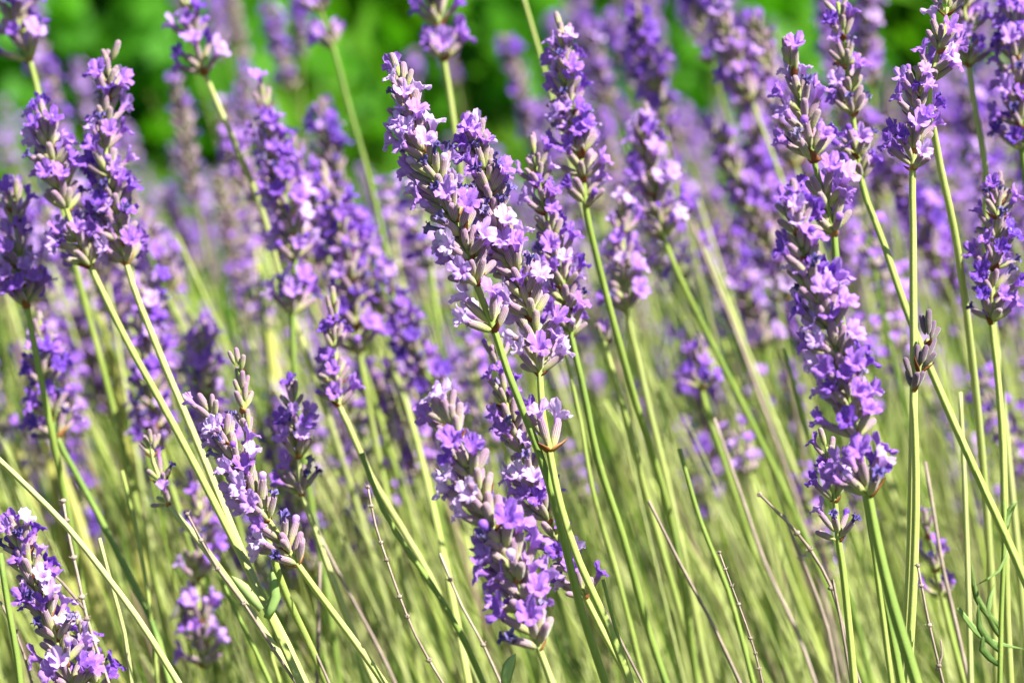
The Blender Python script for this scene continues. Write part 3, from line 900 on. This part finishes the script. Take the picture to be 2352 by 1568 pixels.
GRN = "green stalks whose heads are not in view"
for i, (lab, pts, rad) in enumerate([
    ("thick bright green stalk slanting across the bottom left", [(-40, 1020, -.01), (60, 1115, -.01), (150, 1205, -.01), (235, 1310, -.01), (310, 1410, -.01), (410, 1568, -.01)], 1.5),
    ("thick pale green stalk upright at the left edge, bottom", [(0, 1270, .0), (18, 1390, .0), (38, 1500, .0), (50, 1600, .0)], 1.6),
    ("pale whitish green stalk between the slanting stems, lower left", [(228, 1235, .03), (255, 1340, .03), (285, 1450, .03), (305, 1590, .03)], 1.1),
    ("green stalk right of the stout spike, straight to the bottom edge", [(1290, 780, .09), (1330, 950, .09), (1360, 1120, .09), (1420, 1330, .095), (1480, 1568, .1)], 1.2),
    ("pale green stalk between the two slanting stems right of the middle", [(1560, 1030, .06), (1610, 1200, .06), (1670, 1350, .06), (1730, 1568, .06)], 1.3),
    ("pale yellow-green thick stalk below the knobbly dry stalk", [(830, 1040, .05), (880, 1170, .05), (940, 1270, .05), (990, 1340, .05), (1050, 1440, .05), (1110, 1568, .055)], 1.4),
    ("green stalk close beside the thick stem of the big dense spike", [(1995, 1150, -.03), (2012, 1300, -.03), (2030, 1430, -.03), (2050, 1590, -.03)], 1.3),
    ("green stalk upright at the far right with a forked side shoot", [(2308, 1150, .02), (2306, 1260, .02), (2300, 1400, .02), (2296, 1590, .02)], 1.2),
    ("pale green stalk upright left of the forked one, far right", [(2205, 900, .06), (2215, 1100, .06), (2222, 1300, .06), (2230, 1590, .06)], 1.3),
    ("dark green blurred stalk at the top, slanting right of the sharp tip", [(1195, -30, .2), (1230, 90, .2), (1262, 200, .2), (1330, 450, .2), (1420, 800, .22)], 1.3),
    ("green stalk in the blur under the beige dry stalk", [(1800, 800, .15), (1850, 980, .15), (1900, 1180, .16), (1960, 1400, .17)], 1.3),
    ("bright pale stalk left of the crossing middle stems, low", [(1385, 1330, .0), (1410, 1430, .0), (1460, 1590, .0)], .9),
    ("green stalk left of the parallel stems, lower left", [(280, 1080, .08), (320, 1250, .08), (345, 1400, .08), (365, 1590, .08)], 1.2),
    ("green stalk bending behind the faded spike, lower left", [(500, 1310, .06), (540, 1400, .06), (585, 1490, .06), (630, 1590, .06)], 1.2),
    ("second green stalk behind the faded spike, lower left", [(545, 1330, .07), (600, 1440, .07), (650, 1590, .07)], 1.2),
]):
    root = stalk("green_stalk", lab, "stalk", pts, rad, M["stem"], GRN, 0, 50 + i)
    if "forked" in lab:
        a, b2 = at(2308, 1220, .02) - root.location, at(2336, 1150, .02) - root.location
        Cl, _ = catmull([a, a.lerp(b2, .5) + Vector((-.001, 0, 0)), b2], .003)
        obj("leaf", leaf_mesh("leaf", Cl, 2.6 * MM, M["leaf"], .3), root)
        for (x0, y0, x1, y1) in ((2304, 1450, 2232, 1290), (2302, 1500, 2248, 1380), (2300, 1530, 2262, 1450), (2303, 1470, 2285, 1340)):
            a, b2 = at(x0, y0, .02) - root.location, at(x1, y1, .02) - root.location
            Cl, _ = catmull([a, a.lerp(b2, .5) + Vector((-.003, 0, 0)), b2], .003)
            obj("leaf", leaf_mesh("leaf", Cl, 2.0 * MM, M["leaf"], .95), root)

# small curved leaves near the focus
for lab, p0, p1, p2, w, dd in [
    ("small curved pale leaf standing beside the parallel stems, lower left", (612, 1420), (632, 1370), (622, 1300), 3.2, .012),
    ("narrow green leaf pressed to the lower part of the parallel stems", (600, 1400), (560, 1350), (532, 1322), 3.0, .008),
    ("pale curled leaf tip at the bottom edge beside the stout spike", (1160, 1580), (1168, 1530), (1185, 1500), 3.6, .02),
    ("thin dark curved leaf near the right edge", (2318, 1250), (2295, 1310), (2238, 1345), .9, .015),
    ("thin green leaf blade arching at the bottom right", (2200, 1395), (2260, 1465), (2352, 1490), 1.8, .03),
]:
    P = [at(*p0, dd), at(*p1, dd), at(*p2, dd)]
    C, _ = catmull(P, .003)
    e = thing("narrow_leaf", lab, "leaf", P[0])
    obj("leaf_blade", leaf_mesh("leaf_blade", [c - e.location for c in C], w * MM, M["leaf"], .95), e)

# broad pale blades out of focus
for lab, pts, w in [
    ("broad pale yellow blade blurred behind the parallel stems", [(205, 640, .38), (240, 760, .38), (270, 900, .38), (295, 1080, .38), (340, 1400, .38)], 14),
    ("broad yellow blade blurred at the left edge", [(-10, 830, .4), (25, 960, .4), (50, 1060, .4), (90, 1300, .4)], 12),
    ("short yellow blade tip blurred at the left, by the edge", [(70, 900, .36), (95, 980, .36), (120, 1100, .36), (160, 1350, .36)], 10),
    ("broad yellow blade blurred between the dark purple spike and the bud spike", [(588, 560, .42), (600, 680, .42), (620, 800, .42), (650, 1000, .42), (690, 1300, .42)], 14),
    ("yellow blade blurred below the violet spike on the left", [(112, 1000, .3), (140, 1080, .3), (180, 1200, .3), (230, 1420, .3)], 11),
]:
    Wp = to_ground([at(*p) for p in pts])
    e = thing("grass_blade", lab, "grass blade", Wp[-1])
    C, _ = catmull([p - e.location for p in reversed(Wp)], .02)
    obj("blade", leaf_mesh("blade", C, w * MM, M["blade"], rng.random()), e)

# ------------------------------------------------------------------ the crowd of blurred spikes
LOD_c = []
ME_wh = []
for v in range(9):
    r = random.Random(500 + v)
    mb = MB()
    bl = (.75, .6, .6, .5, .5, .7, .3, .05, .65)[v]
    for kind, i, m, ex in whorl_layout(r, Vector((0, 0, 0)), Vector((0, 0, 1)), Vector((1, 0, 0)), r.randint(7, 10), r.uniform(28, 44), 1.0, bl, .06):
        src, mi = {"open": (D_open, 1), "shut": (D_shut, 1), "bra": (D_bra, 2)}[kind]
        mb.add_mb(src[i], m, mi, r.random())
        if ex:
            src, mi = {"cor": (D_cor, 0), "wit": (D_wit, 3), "bud": (D_bud, 0)}[ex[0]]
            mb.add_mb(src[ex[1]], m, mi, r.random() * .55)
    ME_wh.append(mb.mesh("whorl", [M["petal"], M["calyx"], M["bract"], M["withered"]]))
PROTO = []
for v in range(10):
    r = random.Random(700 + v)
    H = 0.6
    b1, b2 = r.uniform(-.03, .03), r.uniform(-.03, .03)
    ctrl = [Vector((0, 0, H)), Vector((b1 * .2, b2 * .2, H * .85)), Vector((b1, b2, H * .5)), Vector((b1 * .6, b2 * .6, H * .2)), Vector((0, 0, -.01))]
    C, kn = catmull(ctrl, .012)
    mb = MB()
    tube(mb, C, [.55 * MM + .45 * MM * min(1, i / 10) for i in range(len(C))], 6, True)
    stem_me = mb.mesh("stem", [M["stem"]])
    T, X = frames(C)
    wl = []
    n = r.randint(6, 10)
    s, z = 0.002, 0
    for k in range(n):
        wl.append(s)
        s += r.uniform(.0058, .0078) if k < n - 2 else r.uniform(.007, .012)
    ws = []
    for k, sv in enumerate(wl):
        u = sv / .09
        i = min(len(C) - 2, int(sv / .012))
        f = sv / .012 - i
        P = C[i].lerp(C[i + 1], f)
        z = -T[i]
        m = frame_mat(P, z, Quaternion(z, r.uniform(0, 6.28)) @ X[i], 1.05 * (.8 + .3 * min(1, k / 3)))
        vi = r.randrange(9) if v not in (7,) else r.choice((6, 7, 7))
        ws.append((ME_wh[vi], m))
    PROTO.append((stem_me, ws, H))


def crowd_spike(tip, lean, label, group, v, sc, spin):
    stem_me, ws, H = PROTO[v]
    ax = lean.normalized()
    L = tip.z / ax.z
    base = tip - ax * L
    e = thing("lavender_spike", label, "lavender", base, group)
    q = Vector((0, 0, 1)).rotation_difference(ax)
    e.rotation_euler = (q @ Quaternion((0, 0, 1), spin)).to_euler()
    e.scale = (sc, sc, L / H)
    obj("stem", stem_me, e)
    hue = rng.uniform(0, .8)
    for me, m in ws:
        m2 = m.copy()
        k = (L / H) / sc                       # keep whorls round although the stalk is stretched
        z0 = H - (H - m2.translation.z) / k
        m2.translation.z = z0
        m2 = Matrix.Translation(m2.translation) @ Matrix.Diagonal((1, 1, 1 / k, 1)) @ Matrix.Translation(-m2.translation) @ m2
        obj("whorl", me, e, m2).color = (hue, 1, 1, 1)
    return e


def proj(p):
    q = CR.transposed() @ (p - CAM)
    d = -q.z
    k = 36.0 / LENS / 2352.0 * d
    return 1176 + q.x / k, 784 - q.y / k, d


def density(px, py, d):
    far = d > 1.25
    if 150 < py < 880 and abs(px - (560 + (py - 150) * .6)) < 150:
        return 1.6 if d < 1.5 else .5
    if d < 1.0 and py > 560:
        return .12
    if 560 < px < 900 and py < 270:
        return .08
    if 900 < px < 1260 and py < 330:
        return .3 if far else .12
    if 1990 < px < 2110 and py < 150:
        return .1
    if 200 < px < 400 and py < 230:
        return .1
    if 800 < px < 1250 and 250 < py < 1000:
        return .35 if far else .12
    if px > 1250 and py < 520:
        return 1.0
    if far and px > 1250 and py < 820:
        return 1.0
    if py > 700 and px > 1000:
        return .4 if far else .1
    return .55


CROWD = []
made = 0
tries = 0
while made < 255 and tries < 9000:
    tries += 1
    d = .88 + 1.25 * rng.random() ** 1.05
    px = rng.uniform(-70, 2430)
    z = rng.uniform(.50, .71) if rng.random() < .66 else rng.uniform(.40, .56)
    k = 36.0 / LENS / 2352.0 * d
    # the point at depth d, column px, height z
    y_img = ((z - CAM.z) + d * math.sin(math.radians(PITCH))) / math.cos(math.radians(PITCH))
    py = 784 - y_img / k
    if py < -120 or py > 1150 or rng.random() > density(px, py, d):
        continue
    tip = at(px, py, d - FOCUS)
    lean = Vector((-rng.gauss(.24, .13), rng.gauss(-.03, .10), 1))
    e = crowd_spike(tip, lean, "", "spikes in the blurred crowd", rng.randrange(10), rng.uniform(.78, 1.05), rng.uniform(0, 6.28))
    CROWD.append((px, py, d, e))
    made += 1
COLS = [(20, "cut by the left edge"), (150, "close to the left edge"), (330, "behind the parallel pair at the left"), (520, "behind the thick bent stem at upper left"), (700, "behind the broad purple spike left of the middle"),
        (880, "behind the slanting stem with a lone whorl"), (1080, "behind the sharp middle tip"), (1240, "behind the sharp leaning spike"), (1400, "behind the tall spike right of the middle"),
        (1560, "above the straight slanting stem"), (1740, "above the beige dry stalk"), (1900, "behind the orange-tipped spike"), (2050, "behind the long crossing stem at right"), (2200, "behind the tall straight stem at right"), (2290, "left of the shaded violet spike at right"), (2345, "close to the right edge"), (9999, "cut by the right edge")]
ORD = ["topmost", "second from top", "third from top", "fourth from top", "fifth from top", "sixth from top", "seventh from top", "eighth from top", "ninth from top", "tenth from top", "eleventh from top", "twelfth from top", "thirteenth from top", "fourteenth from top", "fifteenth from top", "sixteenth from top", "seventeenth from top"]
cells = {}
for px, py, d, e in CROWD:
    col = next(t for lim, t in COLS if px < lim)
    blur = "soft" if d < 1.0 else ("blurred" if d < 1.45 else "strongly blurred")
    cells.setdefault((blur, col), []).append((py, e))
for (blur, col), L in cells.items():
    L.sort(key=lambda q: q[0])
    for i, (_, e) in enumerate(L):
        which = "" if len(L) == 1 else ", " + (ORD[min(i, len(ORD) - 1)] if i < len(L) - 1 or len(L) < 3 else "lowest")
        e["label"] = blur + " lavender spike " + col + which

# ------------------------------------------------------------------ the thicket of stems and narrow leaves below and behind
mb = MB()


def quick_tube(P0, P1, P2, r0, r1, sides, tint):
    V = []
    n = 6
    a = (P2 - P0).normalized()
    x = a.cross(Vector((.3, 1, .2))).normalized()
    y = a.cross(x)
    for i in range(n):
        u = i / (n - 1)
        c = P0 * (1 - u) ** 2 + P1 * 2 * u * (1 - u) + P2 * u * u
        q = r0 + (r1 - r0) * u
        for j in range(sides):
            t = 2 * math.pi * j / sides
            V.append(c + x * (q * math.cos(t)) + y * (q * math.sin(t)))
    mb.add(V, grid_faces(n, sides), 0, .5, .5, tint)


for k in range(2500):
    near = k < 1900
    y = (.11 + .5 * rng.random() ** 1.1) if near else .1 + 1.9 * rng.random()
    wx = .22 + .26 * (y + .65)
    x = rng.uniform(-wx, wx + .14)
    P0 = Vector((x, y, -.01))
    h = (rng.uniform(.44, .60) if y > .25 else rng.uniform(.40, .50)) if near else rng.uniform(.34, .56)
    ln = rng.gauss(.27, .15)
    P2 = P0 + Vector((-ln * h, rng.gauss(-.02, .12) * h, h))
    P1 = P0.lerp(P2, .5) + Vector((rng.gauss(.012, .014), rng.gauss(0, .01), 0))
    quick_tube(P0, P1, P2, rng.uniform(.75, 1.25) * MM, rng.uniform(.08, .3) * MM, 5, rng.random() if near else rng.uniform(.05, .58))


def quick_leaf(P0, a, L, w, tint):
    P2 = P0 + a * L
    P1 = P0.lerp(P2, .5) + Vector((rng.gauss(0, .004), rng.gauss(0, .004), 0))
    x = a.cross(Vector((rng.gauss(0, 1), rng.gauss(0, 1), .1))).normalized()
    nn = a.cross(x) * w * .3
    mb.add([P0 - x * w * .5, P0 + x * w * .5, P1 - x * w, P1 + nn, P1 + x * w, P2], [(0, 1, 3), (0, 3, 2), (1, 4, 3), (2, 3, 5), (3, 4, 5)], 0, .5, .5, tint)


# leafy shoots of the bushes themselves: upright sprigs with pairs of narrow leaves, gathered in mounds
mounds = [(rng.uniform(-.65, .75), rng.uniform(.12, 1.9) if _ > 20 else rng.uniform(.12, .7), rng.uniform(.14, .26), rng.uniform(.30, .43)) for _ in range(56)]
for k in range(2600):
    mx, my, mr, mh = rng.choice(mounds)
    a = rng.uniform(0, 6.28)
    q = math.sqrt(rng.random())
    x, y = mx + math.cos(a) * q * mr, my + math.sin(a) * q * mr
    top = mh * (1 - .45 * q * q) * rng.uniform(.8, 1.05)
    lean = Vector((math.cos(a) * q * .5 - .15, math.sin(a) * q * .5, 1)).normalized()
    tb = rng.random()
    P2 = Vector((x, y, top))
    P0 = P2 - lean * .14
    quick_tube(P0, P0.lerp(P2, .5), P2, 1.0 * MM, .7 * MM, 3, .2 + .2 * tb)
    for j in range(11):
        c = P0.lerp(P2, (j + 1) / 11)
        b = rng.uniform(0, 6.28)
        d = (lean + Vector((math.cos(b), math.sin(b), 0)) * rng.uniform(.35, .8)).normalized()
        quick_leaf(c, d, rng.uniform(.018, .038), rng.uniform(1.2, 2.5) * MM, (.22 + .18 * rng.random() if rng.random() < .66 else rng.uniform(.58, .9)))  # dark tints paint in the shaded gaps, bright ones the sunlit leaves
# the far small heads, too many to tell apart
fb = MB()


def far_head(tip, ax, n, hue):
    ax = ax.normalized()
    X0 = ax.cross(Vector((.2, 1, .1))).normalized()
    Y0 = ax.cross(X0)
    for w in range(n):
        P = tip - ax * (.004 + w * .0068)
        for j in range(8):
            a = rng.uniform(0, 6.28)
            R = X0 * math.cos(a) + Y0 * math.sin(a)
            d = (ax + R * rng.uniform(.35, 1.0)).normalized()
            c, e = P + R * .001, P + R * .001 + d * .006
            u = d.cross(ax + Vector((.01, 0, 0))).normalized() * .0009
            v = d.cross(u).normalized() * .0009
            m_ = c.lerp(e, .6)
            fb.add([c, m_ + u, m_ + v, m_ - u, m_ - v, e], [(0, 1, 2), (0, 2, 3), (0, 3, 4), (0, 4, 1), (5, 2, 1), (5, 3, 2), (5, 4, 3), (5, 1, 4)], 1, [0, .6, .6, .6, .6, 1], .6, rng.random())
            if rng.random() < .55:
                q = e + d * .002
                u2, v2 = u / .0009 * rng.uniform(.002, .0036), v / .0009 * rng.uniform(.002, .0036)
                fb.add([e, q + u2 + d * .001, q + v2, q - u2 + d * .002, q - v2], [(0, 1, 2), (0, 2, 3), (0, 3, 4), (0, 4, 1)], 0, [.3, 1, 1, 1, 1], 0, hue + rng.random() * .4)


for k in range(330):
    y = .42 + 1.35 * rng.random() ** .9
    wx = .20 + .23 * (y + .65)
    z = rng.uniform(.38, .60)
    tip = Vector((rng.uniform(-wx, wx), y, z))
    px, py, d = proj(tip)
    if py < 230 or py > 950 or (560 < px < 1000 and py < 380):
        continue
    ax = Vector((-rng.gauss(.26, .12), rng.gauss(-.02, .1), 1))
    far_head(tip, ax, rng.randint(4, 8), rng.random() * .5)
    g = tip - ax * (z / ax.z)
    quick_tube(Vector((g.x, g.y, -.01)), g.lerp(tip, .5) + Vector((.008, 0, 0)), tip - ax.normalized() * .02, 1.0 * MM, .8 * MM, 5, rng.uniform(.5, .9))
for k in range(420):                       # stalks between the sharp spikes and the crowd
    y = .13 + .42 * rng.random()
    wx = .17 + .23 * (y + .65)
    z = rng.uniform(.47, .62)
    tip = Vector((rng.uniform(-wx, wx), y, z))
    px, py, d = proj(tip)
    ax = Vector((-rng.gauss(.29, .12), rng.gauss(-.02, .1), 1))
    if py < 300 or (520 < px < 1000 and py < 420) or (y < .2 and py < 700):
        continue
    if y > .24 and rng.random() < .62:
        far_head(tip, ax, rng.randint(3, 7), rng.random() * .5)
    g = tip - ax * (z / ax.z)
    quick_tube(Vector((g.x, g.y, -.01)), g.lerp(tip, .5) + Vector((.008, 0, 0)), tip - ax.normalized() * .01, 1.1 * MM, (.7 if y > .24 else .15) * MM, 6, rng.uniform(.48, .95) if rng.random() < .8 else rng.uniform(.03, .2))
for k in range(330):                       # pale stalks low behind the sharp spikes
    y = rng.uniform(.07, .34)
    wx = .17 + .23 * (y + .65)
    z = rng.uniform(.44, .50) + .18 * (y - .07)
    tip = Vector((rng.uniform(-wx * .8, wx * 1.25), y, z))
    ax = Vector((-rng.gauss(.30, .11), rng.gauss(-.02, .1), 1))
    g = tip - ax * (z / ax.z)
    quick_tube(Vector((g.x, g.y, -.01)), g.lerp(tip, .5) + Vector((.008, 0, 0)), tip, rng.uniform(.8, 1.25) * MM, .12 * MM, 6, rng.uniform(.6, .98) if rng.random() < .75 else rng.uniform(.03, .2))
fo = obj("far_lavender", fb.mesh("far_lavender", [M["petal"], M["calyx"]]))
fo.color = (.25, 1, 1, 1)
fo["kind"] = "stuff"
fo["label"] = "haze of small blurred lavender heads in the middle distance"
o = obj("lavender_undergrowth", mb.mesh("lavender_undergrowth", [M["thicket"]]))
o["kind"] = "stuff"
o["label"] = "dense blurred tangle of green and straw-coloured lavender stems and leaves"


# ------------------------------------------------------------------ the insect on the blurred spike
def ellip(mb, c, ax, rx, rz, mi, seg=12, rings=8):
    z = ax.normalized()
    x = z.cross(Vector((0, 1, .3))).normalized()
    y = z.cross(x)
    V = []
    for i in range(rings + 1):
        f = math.pi * i / rings
        q = max(.02, math.sin(f))
        for j in range(seg):
            a = 2 * math.pi * j / seg
            V.append(c + z * (-math.cos(f) * rz) + (x * math.cos(a) + y * math.sin(a)) * rx * q)
    mb.add(V, grid_faces(rings + 1, seg), mi, .5, .5, rng.random() * .3)


bp = at(438, 1372, .165)
bee = thing("bee", "small brown bee clinging to the blurred spike low on the left", "bee", bp)
ax = Vector((-.35, .1, -1)).normalized()
mb2 = MB()
prof = [(-6.2, .3, 1), (-5.6, 1.2, 1), (-4.6, 1.5, 1), (-3.9, 1.2, 1), (-3.6, .8, 0), (-3.0, 1.7, 0), (-1.6, 2.1, 0), (-.4, 1.7, 0), (.2, .7, 1), (.8, 1.4, 0), (2.2, 2.0, 0), (3.6, 2.0, 1), (5.0, 1.7, 1), (6.4, 1.0, 1), (7.2, .1, 1)]
xx = ax.cross(Vector((0, 1, .2))).normalized()
yy = ax.cross(xx)
V = [ax * (z * MM) + (xx * math.cos(2 * math.pi * j / 14) + yy * math.sin(2 * math.pi * j / 14)) * q * MM for z, q, _ in prof for j in range(14)]
F = grid_faces(len(prof), 14)
mb2.add(V, F, [prof[i + 1][2] for i in range(len(prof) - 1) for j in range(14)], .5, .5, 0)
obj("body", mb2.mesh("bee_body", [M["bee_body"], M["bee_dark"]]), bee)
for s in (-1, 1):
    a = Vector((0, 0, 0)) - ax * .0015 + Vector((s * .001, -.0016, 0))
    b2 = a + ax * .0095 + Vector((s * .0035, -.0012, 0))
    C, _ = catmull([a, a.lerp(b2, .5), b2], .0015)
    obj("wing", leaf_mesh("wing", C, 3.4 * MM, M["bee_wing"]), bee)
    for k in range(3):
        lb = MB()
        p0 = ax * ((-2.6 + k * 1.1) * MM) + xx * s * .0015
        p1 = p0 + xx * s * .002 + yy * .0015
        p2 = p1 + xx * s * .0006 + yy * .0025 + ax * ((k - 1) * .0012)
        tube(lb, [p0, p1, p2], [.3 * MM, .25 * MM, .15 * MM], 6, False)
        obj("leg", lb.mesh("leg", [M["bee_dark"]]), bee)
